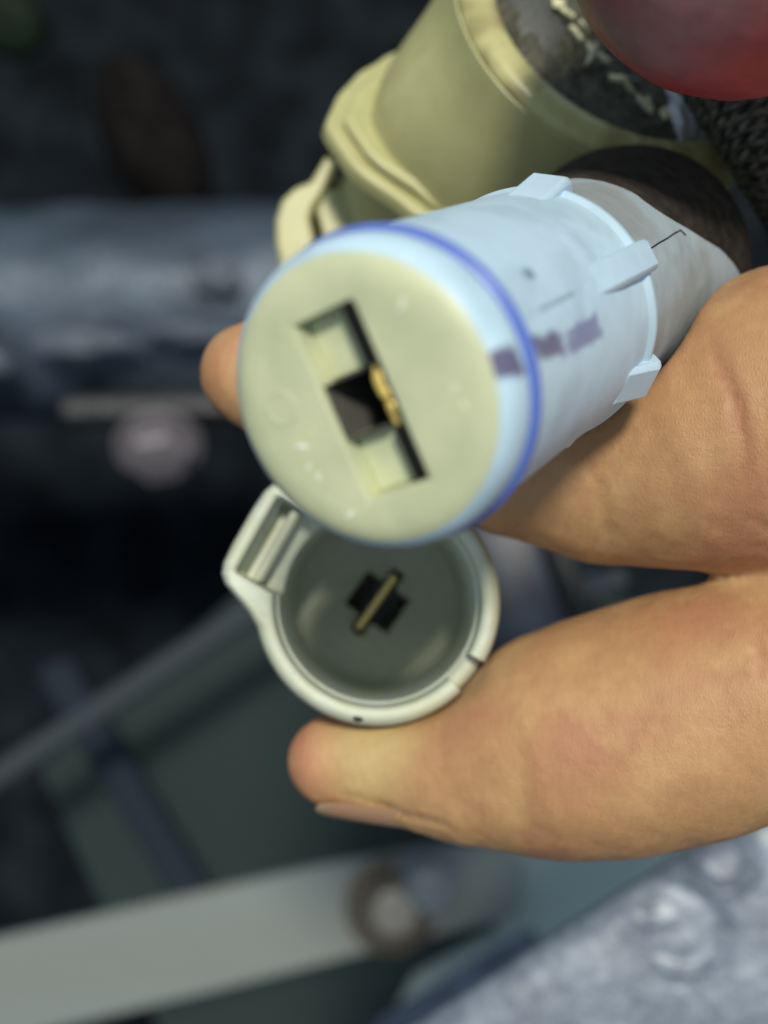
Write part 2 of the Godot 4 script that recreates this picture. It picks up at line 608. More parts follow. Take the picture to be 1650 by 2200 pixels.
# ---------------------------------------------------------------- round socket
func build_socket() -> void:
	var f := frame(Vector3(0.006, 0.083, 1), Vector3(-0.87, 0.49, 0), Vector3(-0.65, -9.0, -5.0))
	var t := thing("socket_connector", "round cream socket with a side pocket and a single gold blade inside", "connector", f)
	var grain: Texture2D = tex.plug_grain
	var shell := mat("socket_plastic", Color.WHITE, 0.5, {"tile": 26.0, "color_tex": grain, "bump_tex": tex.soft, "bump": 0.12})
	var bound := func(th, circle, poly):
		var d := Vector2(cos(th), sin(th))
		var best: float = circle
		for i in poly.size():
			var hit = Geometry2D.segment_intersects_segment(Vector2.ZERO, d * 40.0, poly[i], poly[(i + 1) % poly.size()])
			if hit != null:
				best = maxf(best, hit.length())
		return best
	var lobe_o := [Vector2(8.0, -9.0), Vector2(11.0, -7.3), Vector2(14.4, -6.0), Vector2(15.2, -5.3), Vector2(15.6, -4.2), Vector2(15.75, -2.0), Vector2(15.75, 2.0), Vector2(15.6, 4.2), Vector2(15.2, 5.3), Vector2(14.4, 6.0), Vector2(11.0, 7.3), Vector2(8.0, 9.0)]
	var lobe_i := [Vector2(7.0, -4.4), Vector2(13.7, -4.4), Vector2(14.0, -4.1), Vector2(14.0, 4.1), Vector2(13.7, 4.4), Vector2(7.0, 4.4)]
	var ang := []
	for j in 288: ang.push_back(TAU * j / 288)
	# the notch in the rim, lower right
	var dir := func(ix, iy): return f.basis.inverse() * Vector3(ix, iy, 0)
	var na: Vector3 = dir.call(180, -193)
	var nb: Vector3 = dir.call(234, -132)
	var n0 := fposmod(atan2(na.y, na.x), TAU)
	var n1 := fposmod(atan2(nb.y, nb.x), TAU)
	if n1 < n0:
		var w := n0; n0 = n1; n1 = w
	for e in [n0, n1]:
		ang.push_back(e - 0.004); ang.push_back(e + 0.004)
	for q in [Vector2(13.7, 4.4), Vector2(14.0, 4.1), Vector2(10.3, 4.4), Vector2(15.6, 4.2), Vector2(15.2, 5.3)]:
		ang.push_back(fposmod(q.angle(), TAU)); ang.push_back(fposmod(-q.angle(), TAU))
	ang.sort()
	var rim := func(th): return -2.6 if th > n0 and th < n1 else 0.0
	var cream := Color(0.53, 0.555, 0.40)
	var layer := func(kind, grow, z, with_rim):
		var o := PackedVector3Array()
		for th in ang:
			var r := 0.0
			match kind:
				"outer": r = bound.call(th, 12.45, lobe_o)
				"inner": r = bound.call(th, 10.45, lobe_i)
				"bore": r = 10.3
				"ring": r = 0.0
			r += grow
			o.push_back(Vector3(cos(th) * r, sin(th) * r, z + (rim.call(th) if with_rim else 0.0)))
		return o
	var b := mb()
	var L := [layer.call("outer", -0.4, -44.0, false), layer.call("outer", 0.0, -43.0, false), layer.call("outer", 0.0, -9.0, false), layer.call("outer", 0.0, -1.3, true), layer.call("outer", -0.35, -0.5, true), layer.call("outer", -0.75, -0.12, true), layer.call("outer", -1.0, 0.0, true),
		layer.call("inner", 0.55, 0.0, true), layer.call("inner", 0.2, -0.15, true), layer.call("inner", 0.0, -0.5, true), layer.call("inner", 0.0, -3.1, false), layer.call("inner", -0.3, -3.3, false), layer.call("inner", -0.35, -5.6, false), layer.call("bore", -0.3, -6.0, false), layer.call("bore", -0.5, -23.0, false)]
	L.reverse()
	var spot := FastNoiseLite.new()
	spot.seed = 3
	spot.frequency = 0.2
	var cf := func(i, j):
		var p: Vector3 = L[i][j]
		var c := cream
		c = c.lerp(Color(0.60, 0.66, 0.62), clampf(0.5 + spot.get_noise_3dv(p * 0.5) * 1.2, 0.0, 1.0) * 0.7)
		return c
	rows(b, L, true, cf)
	commit(b, "shell", shell, t)
	# the ledge that parts the latch pocket from the bore
	b = mb()
	bevel_box(b, Vector3(1.0, 8.7, 6.0), 0.35, Transform3D(Basis(), Vector3(11.9, 0, -5.3)), Color(0.55, 0.57, 0.44))
	commit(b, "latch_ledge", shell, t)
	# a small black speck of dirt on the rim
	b = mb()
	var sp: Vector3 = dir.call(-41, -245)
	var sa := atan2(sp.y, sp.x)
	ball(b, Transform3D(Basis(Vector3(0, 0, 1), sa), Vector3(cos(sa) * 11.75, sin(sa) * 11.75, 0.0)), Vector3(0.26, 0.5, 0.08), 8, func(v): return 0.35 * wob.get_noise_3dv(v * 40.0))
	commit(b, "dirt_speck", mat("black_dirt", lin(0.02, 0.02, 0.02), 0.8), t)
	# floor with a cross-shaped hole
	var bd: Vector3 = (dir.call(85, 120) as Vector3).normalized()
	var ba := atan2(bd.y, bd.x)
	b = mb()
	var hole := func(th, grow):
		var q := Vector2(cos(th - ba), sin(th - ba))
		var r := 0.0
		for box in [Vector2(2.4, 3.1), Vector2(4.5, 0.8)]:
			r = maxf(r, minf((box.x + grow) / maxf(absf(q.x), 1e-5), (box.y + grow) / maxf(absf(q.y), 1e-5)))
		return r
	var rings := []
	for q in [["c", 10.2, -20.0], ["c", 9.9, -21.2], ["c", 9.0, -22.0], ["c", 6.0, -22.1], ["h", 0.25, -22.1], ["h", 0.05, -22.2], ["h", 0.0, -22.4], ["h", 0.0, -42.0]]:
		var o := PackedVector3Array()
		for j in 240:
			var th := TAU * j / 240
			var r: float = q[1] if q[0] == "c" else hole.call(th, q[1])
			o.push_back(Vector3(cos(th) * r, sin(th) * r, q[2]))
		rings.push_back(o)
	rings.reverse()
	rows(b, rings, true)
	commit(b, "floor_plate", mat("socket_floor", lin(0.53, 0.555, 0.44), 0.5, {"tile": 18.0, "color_tex": grain, "bump_tex": tex.soft, "bump": 0.15}), t)
	b = mb()
	bevel_box(b, Vector3(12, 12, 1), 0.1, Transform3D(Basis(), Vector3(0, 0, -42.0)))
	commit(b, "cavity_back", shell, t)
	b = mb()
	bevel_box(b, Vector3(7.4, 0.75, 20.0), 0.25, Transform3D(Basis(Vector3(0, 0, 1), ba), Vector3(0.1, 0.1, -23.0)))
	commit(b, "blade", mat("gold_blade", lin(0.82, 0.60, 0.22), 0.45, {"metal": 0.1, "tile": 6.0, "rough_tex": tex.rub}), t)


# ---------------------------------------------------------------- beige connector behind
func build_beige() -> void:
	var f := frame(Vector3(0.302, 0.402, 0.864), Vector3(-0.97, -0.23, 0), Vector3(27.5, 54.9, -20.0))
	var inv := f.affine_inverse()
	var t := thing("beige_connector", "large beige plastic connector behind the pale plug, open at its rim with dark filling", "connector", f)
	var grain := noise_tex("beige_grain", FastNoiseLite.TYPE_SIMPLEX_SMOOTH, 0.03, Color(0.93, 0.93, 0.91), Color(1, 1, 1))
	var beige := mat("beige_plastic", lin(0.45, 0.445, 0.22), 0.42, {"tile": 60.0, "color_tex": grain, "bump_tex": tex.soft, "bump": 0.05})
	var table := [[120.0, 21.6], [146.0, 22.6], [160.0, 24.6], [171.0, 26.8], [182.0, 29.0], [190.0, 30.5], [200.0, 29.0], [215.0, 25.0], [235.0, 22.0]]
	var swell := func(deg):
		if deg <= 120.0 or deg >= 235.0: return 21.6
		for i in table.size() - 1:
			if deg <= table[i + 1][0]:
				var k: float = (deg - table[i][0]) / (table[i + 1][0] - table[i][0])
				return lerpf(table[i][1], table[i + 1][1], smoothstep(0.0, 1.0, k) * 0.4 + k * 0.6)
		return 21.6
	# the body swells towards its flange
	var b := mb()
	var hull := []
	for q in [[20.45, 0.35], [20.75, 0.5], [20.8, 1.0], [20.8, 4.0], [20.8, 7.0], [20.8, 10.0], [20.8, 13.0], [20.8, 16.0], [20.8, 20.0], [20.4, 48.0], [19.0, 50.0], [0.01, 50.5]]:
		var o := PackedVector3Array()
		for j in 180:
			var v := inv.basis * Vector3(cos(TAU * j / 180), sin(TAU * j / 180), 0)
			var d := Vector2(v.x, v.y).normalized()
			var r: float = q[0] + ((swell.call(360.0 * j / 180) - 21.6) * 0.5 * smoothstep(2.0, 17.0, q[1]) if q[1] < 49.0 else 0.0)
			o.push_back(Vector3(d.x * r, d.y * r, -q[1]))
		hull.push_back(o)
	rows(b, hull, true)
	commit(b, "body", beige, t)
	# rounded rim ring, parted from the body by a fine groove
	b = mb()
	var worn := FastNoiseLite.new()
	worn.seed = 21
	worn.frequency = 0.25
	var prof := []
	for i in 21:
		var a := lerpf(-0.5, PI + 0.5, i / 20.0)
		prof.push_back(Vector2(18.35 + cos(a) * 2.25, 0.15 - sin(a) * 1.5))
	prof.push_back(Vector2(16.1, 4.0))
	prof.reverse()
	lathe(b, prof, 200, func(th, s):
		var p := Vector3(cos(th) * 18.0, sin(th) * 18.0, s)
		return Color(0.50, 0.48, 0.23).lerp(Color(0.22, 0.17, 0.07), clampf(worn.get_noise_3dv(p) * 1.4 + 0.1, 0.0, 0.6)))
	commit(b, "rim", mat("rim_plastic", Color.WHITE, 0.3, {"tile": 22.0, "color_tex": grain}), t)
	# dark filling inside the rim
	b = mb()
	var g := []
	for i in 26:
		var o := PackedVector3Array()
		for j in 120:
			var th := TAU * j / 120
			var r := 16.2 * (1.0 - i / 25.0) + 0.01
			var p := Vector3(cos(th) * r, sin(th) * r, 0)
			o.push_back(p + Vector3(0, 0, -1.7 + 1.1 * wob.get_noise_3dv(p * 6.0) + 0.5 * wob.get_noise_3dv(p * 18.0)))
		g.push_back(o)
	g.reverse()
	rows(b, g, true, func(i, j):
		var v := wob.get_noise_3dv(g[i][j] * 9.0)
		return Color(0.12, 0.12, 0.08).lerp(Color(0.24, 0.235, 0.17), clampf(0.5 + v * 1.4, 0, 1)))
	var speck := noise_tex("speck", FastNoiseLite.TYPE_SIMPLEX, 0.06, Color(0.35, 0.35, 0.33), Color(1, 1, 1), 5)
	commit(b, "filling", mat("dark_filling", Color.WHITE, 0.55, {"tile": 16.0, "color_tex": speck, "bump_tex": speck, "bump": 0.5}), t)
	# smooth grey plug lying in the filling
	b = mb()
	ball(b, Transform3D(Basis(), inv * Vector3(17.0, 56.0, -19.5)), Vector3(3.6, 6.0, 1.6), 20, func(v): return 0.12 * wob.get_noise_3dv(v * 14.0))
	commit(b, "grey_stopper", mat("grey_rubber", lin(0.17, 0.18, 0.17), 0.5, {"tile": 14.0, "color_tex": speck, "bump_tex": speck, "bump": 0.15}), t)
	# torn pale shards standing in the filling
	var shard := mat("torn_plastic", lin(0.72, 0.70, 0.46), 0.5)
	for q in [[19.4, 57.3, 1.7, 1.0, 0.3], [20.3, 56.4, 1.2, 0.9, 1.2], [21.0, 53.0, 1.5, 0.6, 1.5], [22.2, 49.6, 1.5, 0.55, 0.2], [22.5, 51.0, 1.3, 0.35, 0.9], [23.9, 49.9, 1.2, 0.8, 2.2], [24.7, 46.9, 1.5, 0.55, 1.6], [26.2, 46.5, 1.4, 0.4, 2.0], [28.0, 43.9, 1.7, 0.6, 1.5], [28.4, 44.7, 1.3, 0.4, 0.1], [30.6, 43.2, 1.3, 0.9, 0.5], [22.1, 54.9, 0.8, 0.4, 1.0]]:
		b = mb()
		var at: Vector3 = inv * Vector3(q[0], q[1], -19.0)
		at.z = -0.7
		var sd: float = q[0] * 7.0
		var star := PackedVector2Array()
		var m := 7 + int(sd) % 4
		for i in m:
			var rr := rng.randf_range(0.35, 1.0)
			star.push_back(Vector2(cos(TAU * i / m) * q[2], sin(TAU * i / m) * q[3]) * rr * 1.15)
		at.z = -0.4
		prism(b, star, -0.25, 0.25, 0.08, Transform3D(Basis.from_euler(Vector3(rng.randf_range(-0.5, 0.5), rng.randf_range(-0.5, 0.5), q[4] - 2.4)), at))
		commit(b, "torn_shard", shard, t, Transform3D(), 25.0)
	# flange of two ridges that swell into the latch
	for w in [[0.0, 19.0, 2.4, "flange"], [-2.0, 17.6, 1.1, "flange_ridge"]]:
		b = mb()
		var gg := []
		for q in [[-6.0, w[1] + w[2]], [-0.5, w[1] + w[2]], [0.0, w[1] + w[2] - 0.3], [0.0, w[1] + 0.7], [-0.3, w[1] + 0.3], [-1.0, w[1]], [-6.0, w[1] + 0.8]]:
			var o := PackedVector3Array()
			for j in 180:
				# angle measured in the picture's sense, about the axis
				var v := inv.basis * Vector3(cos(TAU * j / 180), sin(TAU * j / 180), 0)
				var d := Vector2(v.x, v.y).normalized()
				var r: float = maxf(20.3, swell.call(360.0 * j / 180) + w[0] + q[0]) if q[0] > -5 else 20.2
				o.push_back(Vector3(d.x * r, d.y * r, -q[1]))
			gg.push_back(o)
		gg.reverse()
		rows(b, gg, true)
		commit(b, w[3], beige, t)
	# latch: outer rail, inner block, cross wall
	var rail := PackedVector2Array()
	var z := -39.0
	var k := (105.0 - z) / 2359.0
	for q in [[700, 335], [668, 388], [633, 403], [606, 428], [592, 470], [592, 520], [605, 580], [640, 640], [700, 640], [690, 570], [678, 520], [666, 470], [672, 446], [700, 405], [722, 350]]:
		rail.push_back(Vector2((q[0] - 825) * k, (1100 - q[1]) * k))
	b = mb()
	prism(b, rail, -16.0, 0.0, 0.5, Transform3D(Basis(), Vector3(0, 0, z)))
	commit(b, "latch_rail", beige, t, inv)
	b = mb()
	var block := PackedVector2Array()
	for q in [[680, 452], [700, 414], [730, 408], [746, 430], [775, 520], [710, 570], [692, 500]]:
		block.push_back(Vector2((q[0] - 825) * k, (1100 - q[1]) * k))
	prism(b, block, -16.0, 0.8, 0.5, Transform3D(Basis(), Vector3(0, 0, z)))
	commit(b, "latch_block", beige, t, inv)
	b = mb()
	bevel_box(b, Vector3(16, 14, 2), 0.5, Transform3D(Basis(), Vector3(-6.0, 36.0, z - 12.0)))
	commit(b, "latch_web", mat("dark_brown", lin(0.10, 0.085, 0.05), 0.7), t, inv)  # wall behind the latch gaps, plain dark brown


# ---------------------------------------------------------------- red cap, torn grey film and braided sleeve, upper right
func build_red_and_loom() -> void:
	var red := mat("red_rubber", Color.WHITE, 0.5, {"tile": 30.0, "color_tex": noise_tex("rubber_scuff", FastNoiseLite.TYPE_SIMPLEX, 0.02, Color(0.85, 0.84, 0.84), Color(1, 1, 1), 5), "bump_tex": tex.soft, "bump": 0.15})
	var dust := FastNoiseLite.new()
	dust.seed = 8
	dust.frequency = 0.035
	var o := thing("rubber_cap", "rounded red rubber cap with grey dust, in the top right corner", "cap", Transform3D(Basis(), Vector3(29.2, 49.0, 17.0)))
	var b := mb()
	var path := []
	for i in 9:
		var a := PI / 2 * (1.0 - i / 8.0)
		path.push_back(Vector3(29.2, 49.0, 17.0) + Vector3(0.62, 0.78, -0.08).normalized() * (-15.0 * sin(a)))
	for i in 10:
		path.push_back(Vector3(29.2, 49.0, 17.0) + Vector3(0.62, 0.78, -0.08).normalized() * (i + 1) * 3.0)
	var rad := func(k):
		var i: float = k * 18.0
		return 15.0 * cos(PI / 2 * (1.0 - minf(i, 8.0) / 8.0)) + 0.03 if i <= 8.0 else 15.0 + (i - 8.0) * 0.12
	var pts := []
	tube(b, path, rad, 96, func(_t, _i, p): return 0.25 * wob.get_noise_3dv(p * 2.0))
	for i in b.p.size():
		var p: Vector3 = b.p[i]
		var k := clampf(0.42 + dust.get_noise_3dv(p) * 2.6, 0.0, 1.0)
		b.c[i] = Color(0.40, 0.04, 0.05).lerp(Color(0.19, 0.12, 0.115), k)
	commit(b, "cap_shell", red, o, Transform3D(Basis(), Vector3(-29.2, -49.0, -17.0)))
	# moulded seam running slantwise over the cap
	b = mb()
	var seam := []
	for i in 40:
		var q := Vector3(-0.95, 0.15, 0.45).lerp(Vector3(0.35, -0.95, 0.35), i / 39.0) + Vector3(0, 0, 0.25 * sin(PI * i / 39.0))
		seam.push_back(Vector3(29.2, 49.0, 17.0) + q.normalized() * 15.0)
	tube(b, seam, func(_k): return 0.28, 8, none, func(_i, _j): return Color(0.26, 0.12, 0.11))
	commit(b, "seam", red, o, Transform3D(Basis(), Vector3(-29.2, -49.0, -17.0)))
	# braided sleeve: crossing dark threads over a dark core
	var way := spline([Vector3(34.5, 53.0, -13.0), Vector3(37.5, 45.0, -10.0), Vector3(42.0, 37.0, -8.5), Vector3(48.0, 31.5, -15.0), Vector3(54.0, 28.5, -34.0), Vector3(58.0, 28.0, -80.0)], 13)
	var s := thing("braided_sleeve", "dark braided cable sleeve leaving the beige connector under the red cap", "cable sleeve", Transform3D(Basis(), Vector3(31.0, 51.0, -17.0)))
	var back := Transform3D(Basis(), Vector3(-31.0, -51.0, 17.0))
	b = mb()
	tube(b, way, func(_k): return 5.2, 40)
	commit(b, "sleeve_core", mat("sleeve_black", lin(0.02, 0.022, 0.02), 0.7), s, back)
	b = mb()
	var threads := mat("braid_thread", Color.WHITE, 0.4)
	var fineway := spline(way, 6)
	for k in 20:
		var hand := 1.0 if k % 2 else -1.0
		var line := []
		var up := Vector3(0.13, 0.31, 0.94)
		for i in range(0, 300):
			if i + 1 >= fineway.size(): break
			var d: Vector3 = (fineway[i + 1] - fineway[i]).normalized()
			up = (up - d * up.dot(d)).normalized()
			var th := TAU * (k / 2) / 10.0 + hand * i * 0.07
			var lift := 5.35 + 0.22 * sin(th * 10.0 * 1.0 + (PI if hand > 0 else 0.0) + i * 0.7)
			line.push_back(fineway[i] + (up * cos(th) + d.cross(up) * sin(th)) * lift)
		var shade := rng.randf_range(0.6, 1.4)
		tube(b, line, func(_k): return 0.42, 6, none, func(i, _j): return Color(0.07, 0.07, 0.052) * (shade + 0.5 * sin(i * 0.9)))
	var br := commit(b, "braid", threads, s, back)
	br.set_meta("kind", "stuff")
	# torn grey film between rim and sleeve
	b = mb()
	var gg := []
	for i in 22:
		var line := PackedVector3Array()
		for j in 14:
			var u := i / 21.0
			var v := j / 13.0
			var p := Vector3(32.0, 49.0, -15.5) + Vector3(2.4, -0.4, 0) * (v - 0.2) * (1.0 + 0.3 * sin(u * 5.0)) * 2.4 + Vector3(0.6, -9.4, 0.6) * u
			p += Vector3(0.5 * wob.get_noise_3dv(p * 9.0), 0.4 * wob.get_noise_3dv(p * 7.0 + Vector3(5, 5, 5)), 1.3 * wob.get_noise_3dv(p * 10.0) + 0.8 * sin(v * 4.0 + u * 2.0))
			line.push_back(p)
		gg.push_back(line)
	rows(b, gg, false)
	var film := thing("torn_film", "torn crumpled grey film between the beige rim and the braided sleeve", "tape", Transform3D(Basis(), Vector3(32.0, 46.0, -16.0)))
	commit(b, "film", mat("grey_film", lin(0.58, 0.61, 0.66), 0.25), film, Transform3D(Basis(), Vector3(-32.0, -46.0, 16.0)), 60.0)


# ---------------------------------------------------------------- the hand: one smooth field, meshed as surface nets
var digits := []     # each: {k, bones: [[a, b, ra, rb]]}

func smin(a: float, b: float, k: float) -> float:
	var h := maxf(k - absf(a - b), 0.0) / k
	return minf(a, b) - h * h * k * 0.25


func bone_d(q: Array, p: Vector3) -> float:
	var a: Vector3 = q[0]
	var ab: Vector3 = q[1] - a
	var t := clampf((p - a).dot(ab) / ab.length_squared(), 0.0, 1.0)
	return p.distance_to(a + ab * t) - lerpf(q[2], q[3], t)


var plug_at := Vector3(-1.67, 6.66, 37.0)
var plug_ax := Vector3(0.46425, 0.32343, -0.82454)
var sock_at := Vector3(-0.65, -9.0, -5.0)
var sock_ax := Vector3(-0.006, -0.083, -1).normalized()
var creases := []    # [point, direction across, half width, depth, reach]


func field(p: Vector3, pick: Array) -> float:
	var whole := 1e3
	for g in pick:
		var d := 1e3
		for q in g.bones:
			d = smin(d, bone_d(q, p), g.k) if d < 900.0 else bone_d(q, p)
		whole = smin(whole, d, g.join) if whole < 900.0 else d
	# pressed flat where it bears on the plug and the socket
	if whole < 3.0:
		var w := p - plug_at
		var s := w.dot(plug_ax)
		if s > -8.0 and s < 75.0:
			var c := 10.5 + clampf((s - 36.0) * 0.09, 0.0, 2.3) - (w - plug_ax * s).length()
			whole = -smin(-whole, -c, 1.2)
		w = p - sock_at
		s = w.dot(sock_ax)
		if s > -14.0 and s < 48.0:
			var c := 12.6 - (w - sock_ax * s).length()
			whole = -smin(-whole, -c, 1.2)
		for q in creases:
			var v: Vector3 = p - q[0]
			if v.length_squared() < q[4] * q[4]:
				var x: float = v.dot(q[1]) + 0.5 * wob.get_noise_3dv(p * 2.0)
				whole += q[3] * exp(-x * x / (q[2] * q[2])) * (1.0 - v.length() / q[4])
		whole += 0.22 * wob.get_noise_3dv(p * 2.2)
	return whole


func build_hand() -> void:
	var index := [[Vector3(-14.2, 14.3, -8), 5.4], [Vector3(-10.9, 13.8, -9), 6.2], [Vector3(-3.2, 11.7, -10), 7.3], [Vector3(12.2, 6.5, -8), 8.6], [Vector3(21.9, 4.4, -4), 9.5], [Vector3(30.2, 6.5, -0.5), 12.0], [Vector3(38.5, 8.7, 1.5), 14.4], [Vector3(54, 9, -2), 17.0]]
	var thumb := [[Vector3(-5.3, -26.5, -12), 5.7], [Vector3(1.2, -26.4, -11), 6.0], [Vector3(8.5, -26.5, -9), 7.7], [Vector3(16.9, -23.9, -7), 11.2], [Vector3(24.5, -21.8, -5), 12.0], [Vector3(31.5, -19.3, -2.5), 11.8], [Vector3(39, -16.3, 0), 11.2], [Vector3(52, -9, -2), 14.5]]
	var palm := [[Vector3(58, 6, -5), 18.0], [Vector3(78, 2, -10), 21.0], [Vector3(98, -8, -14), 19.0], [Vector3(122, -18, -18), 17.0]]
	var mid := [[Vector3(84, 20, -10), 10.0], [Vector3(68, 33, -24), 8.6], [Vector3(72, 27, -44), 7.6], [Vector3(82, 19, -48), 6.6]]
	var ring := [[Vector3(91, 20, -13), 9.4], [Vector3(80, 36, -29), 8.2], [Vector3(83, 30, -48), 7.2], [Vector3(91, 22, -51), 6.2]]
	var little := [[Vector3(98, 16, -16), 8.4], [Vector3(92, 32, -30), 7.0], [Vector3(94, 28, -46), 6.2], [Vector3(100, 21, -48), 5.4]]
	var add := func(chain, k, join):
		var bones := []
		for i in chain.size() - 1:
			bones.push_back([chain[i][0], chain[i + 1][0], chain[i][1] - 0.8, chain[i + 1][1] - 0.8])
		digits.push_back({"k": k, "join": join, "bones": bones})
	add.call(index, 4.0, 1.0)
	add.call(thumb, 4.0, 2.0)
	add.call(palm, 6.0, 9.0)
	add.call(mid, 3.0, 2.5)
	add.call(ring, 3.0, 2.5)
	add.call(little, 3.0, 2.5)
	# folds of the skin: across the index where it bends, along the web, above the nail
	creases = [[Vector3(29.8, 8.5, 11), Vector3(0.97, 0.2, 0), 0.6, 0.4, 8.0], [Vector3(32.0, 6.0, 11), Vector3(0.97, 0.2, 0), 0.7, 0.2, 8.0], [Vector3(24.0, 6.0, 6), Vector3(0.95, 0.3, 0), 0.8, 0.16, 8.0],
		[Vector3(36.0, -3.0, 10), Vector3(0.5, 0.86, 0), 0.4, 0.35, 6.0], [Vector3(37.5, -4.5, 10), Vector3(0.3, 0.95, 0), 0.4, 0.3, 6.0], [Vector3(2.0, -30.0, -7.5), Vector3(0.22, 0.97, 0), 0.5, 0.45, 8.0], [Vector3(13.0, -25, 2), Vector3(1, 0.1, 0), 1.0, 0.25, 9.0], [Vector3(35.5, -12.0, 10), Vector3(0.97, -0.2, 0), 0.5, 0.22, 9.0], [Vector3(33.2, -12.0, 10), Vector3(0.98, -0.15, 0), 0.45, 0.16, 9.0], [Vector3(20.0, 0.0, 5), Vector3(0.95, 0.3, 0), 0.5, 0.16, 7.0]]
	var lo := Vector3(-25, -46, -60)
	var cell := 0.85
	var blk := 8
	var nb := Vector3i(ceili(168.0 / cell / blk), ceili(98.0 / cell / blk), ceili(80.0 / cell / blk))
	var n := nb * blk + Vector3i.ONE
	var val := PackedFloat32Array()
	val.resize(n.x * n.y * n.z)
	val.fill(99.0)
	var near := []
	var diag := cell * blk * 0.5 * sqrt(3.0)
	for bz in nb.z:
		for by in nb.y:
			for bx in nb.x:
				var c := lo + Vector3(bx + 0.5, by + 0.5, bz + 0.5) * cell * blk
				var best := 1e3
				var dd := []
				for g in digits:
					for q in g.bones:
						var d := bone_d(q, c)
						dd.push_back(d)
						best = minf(best, d)
				if best > diag + 4.0 or best < -diag - 5.0:
					if best < 0.0:
						for z in blk + 1:
							for y in blk + 1:
								for x in blk + 1:
									val[(bx * blk + x) + n.x * ((by * blk + y) + n.y * (bz * blk + z))] = minf(-5.0, val[(bx * blk + x) + n.x * ((by * blk + y) + n.y * (bz * blk + z))])
					continue
				var pick := []
				var at := 0
				for g in digits:
					var keep := []
					for q in g.bones:
						if dd[at] < maxf(best, 0.0) + 2.0 * diag + 9.0: keep.push_back(q)
						at += 1
					if keep: pick.push_back({"k": g.k, "join": g.join, "bones": keep})
				near.push_back([bx, by, bz, pick])
				for z in blk + 1:
					for y in blk + 1:
						for x in blk + 1:
							var i := (bx * blk + x) + n.x * ((by * blk + y) + n.y * (bz * blk + z))
							if val[i] > 98.0 or val[i] == -5.0:
								val[i] = field(lo + Vector3(bx * blk + x, by * blk + y, bz * blk + z) * cell, pick)
	var vid := {}
	var pts := PackedVector3Array()
	var nrm := PackedVector3Array()
	var col := PackedColorArray()
	var idx := PackedInt32Array()
	var mott := FastNoiseLite.new()
	mott.seed = 17
	mott.frequency = 0.055
	var cw := [Vector3i(0, 0, 0), Vector3i(1, 0, 0), Vector3i(0, 1, 0), Vector3i(1, 1, 0), Vector3i(0, 0, 1), Vector3i(1, 0, 1), Vector3i(0, 1, 1), Vector3i(1, 1, 1)]
	var edges := [[0, 1], [2, 3], [4, 5], [6, 7], [0, 2], [1, 3], [4, 6], [5, 7], [0, 4], [1, 5], [2, 6], [3, 7]]
	var off := []
	for q in cw: off.push_back(q.x + n.x * (q.y + n.y * q.z))
	for bk in near:
		for z in blk:
			for y in blk:
				for x in blk:
					var cx: int = bk[0] * blk + x
					var cy: int = bk[1] * blk + y
					var cz: int = bk[2] * blk + z
					var base := cx + n.x * (cy + n.y * cz)
					var mask := 0
					for k in 8:
						if val[base + off[k]] < 0.0: mask |= 1 << k
					if mask == 0 or mask == 255: continue
					var s := Vector3.ZERO
					var cnt := 0
					for e in edges:
						var a := val[base + off[e[0]]]
						var d := val[base + off[e[1]]]
						if (a < 0.0) != (d < 0.0):
							s += Vector3(cw[e[0]]).lerp(Vector3(cw[e[1]]), a / (a - d))
							cnt += 1
					var p := lo + (Vector3(cx, cy, cz) + s / cnt) * cell
					var pick: Array = bk[3]
					var h := 0.2
					var d0 := field(p, pick)
					var gr := Vector3(field(p + Vector3(h, 0, 0), pick) - d0, field(p + Vector3(0, h, 0), pick) - d0, field(p + Vector3(0, 0, h), pick) - d0)
					var gl := maxf(gr.length(), 1e-5)
					gr /= gl
					p -= gr * clampf(d0 / (gl / h), -0.4, 0.4)
					vid[base] = pts.size()
					pts.push_back(p * MM)
					nrm.push_back(gr)
					col.push_back(skin(p, mott))
	var sx := 1
	var sy := n.x
	var sz := n.x * n.y
	for base in vid:
		for ax in [[sx, sy, sz], [sy, sz, sx], [sz, sx, sy]]:
			var a: bool = val[base] < 0.0
			var d: bool = val[base + ax[0]] < 0.0
			if a == d: continue
			if not (vid.has(base - ax[1]) and vid.has(base - ax[2]) and vid.has(base - ax[1] - ax[2])): continue
			var q := [vid[base], vid[base - ax[1]], vid[base - ax[1] - ax[2]], vid[base - ax[2]]]
			if a: q.reverse()
			for k in [0, 1, 2, 0, 2, 3]: idx.push_back(q[k])
	var t := thing("hand", "bare hand from the right pinching plug and socket between thumb and index finger", "hand", Transform3D())
	var fold := noise_tex("skin_fold", FastNoiseLite.TYPE_CELLULAR, 0.045, Color.BLACK, Color.WHITE, 2, 1024)
	var pores := noise_tex("skin_tone", FastNoiseLite.TYPE_SIMPLEX_SMOOTH, 0.03, Color(0.93, 0.915, 0.90), Color(1, 1, 1), 4)
	var sk := mat("skin", Color.WHITE, 0.58, {"tile": 17.0, "stretch": Vector3(1.5, 0.75, 0.75), "color_tex": pores, "bump_tex": fold, "spec": 0.5, "bump": 0.06, "sss": 0.09})
	put("skin_surface", pts, nrm, col, idx, sk, t)
	# thumb nail, seen nearly edge-on below the tip
	var b := mb()
	var ax := Vector3(6.5, -0.2, 1.0).normalized()
	var down := Vector3(0.0, -0.93, 0.3).normalized()
	var cross := ax.cross(down).normalized()
	var g := []
	for i in 15:
		var line := PackedVector3Array()
		var u := i / 14.0
		for j in 17:
			var a := lerpf(-1.0, 1.0, j / 16.0)
			var w := a * 0.75 * (1.0 if u > 0.25 else sqrt(u / 0.25) * 0.3 + 0.7)
			line.push_back(Vector3(-7.2, -26.6, -12.2) + ax * (u * 11.5 + 0.8 * a * a) + (down * cos(w) + cross * sin(w)) * lerpf(5.2, 6.35, sqrt(u)))
		g.push_back(line)
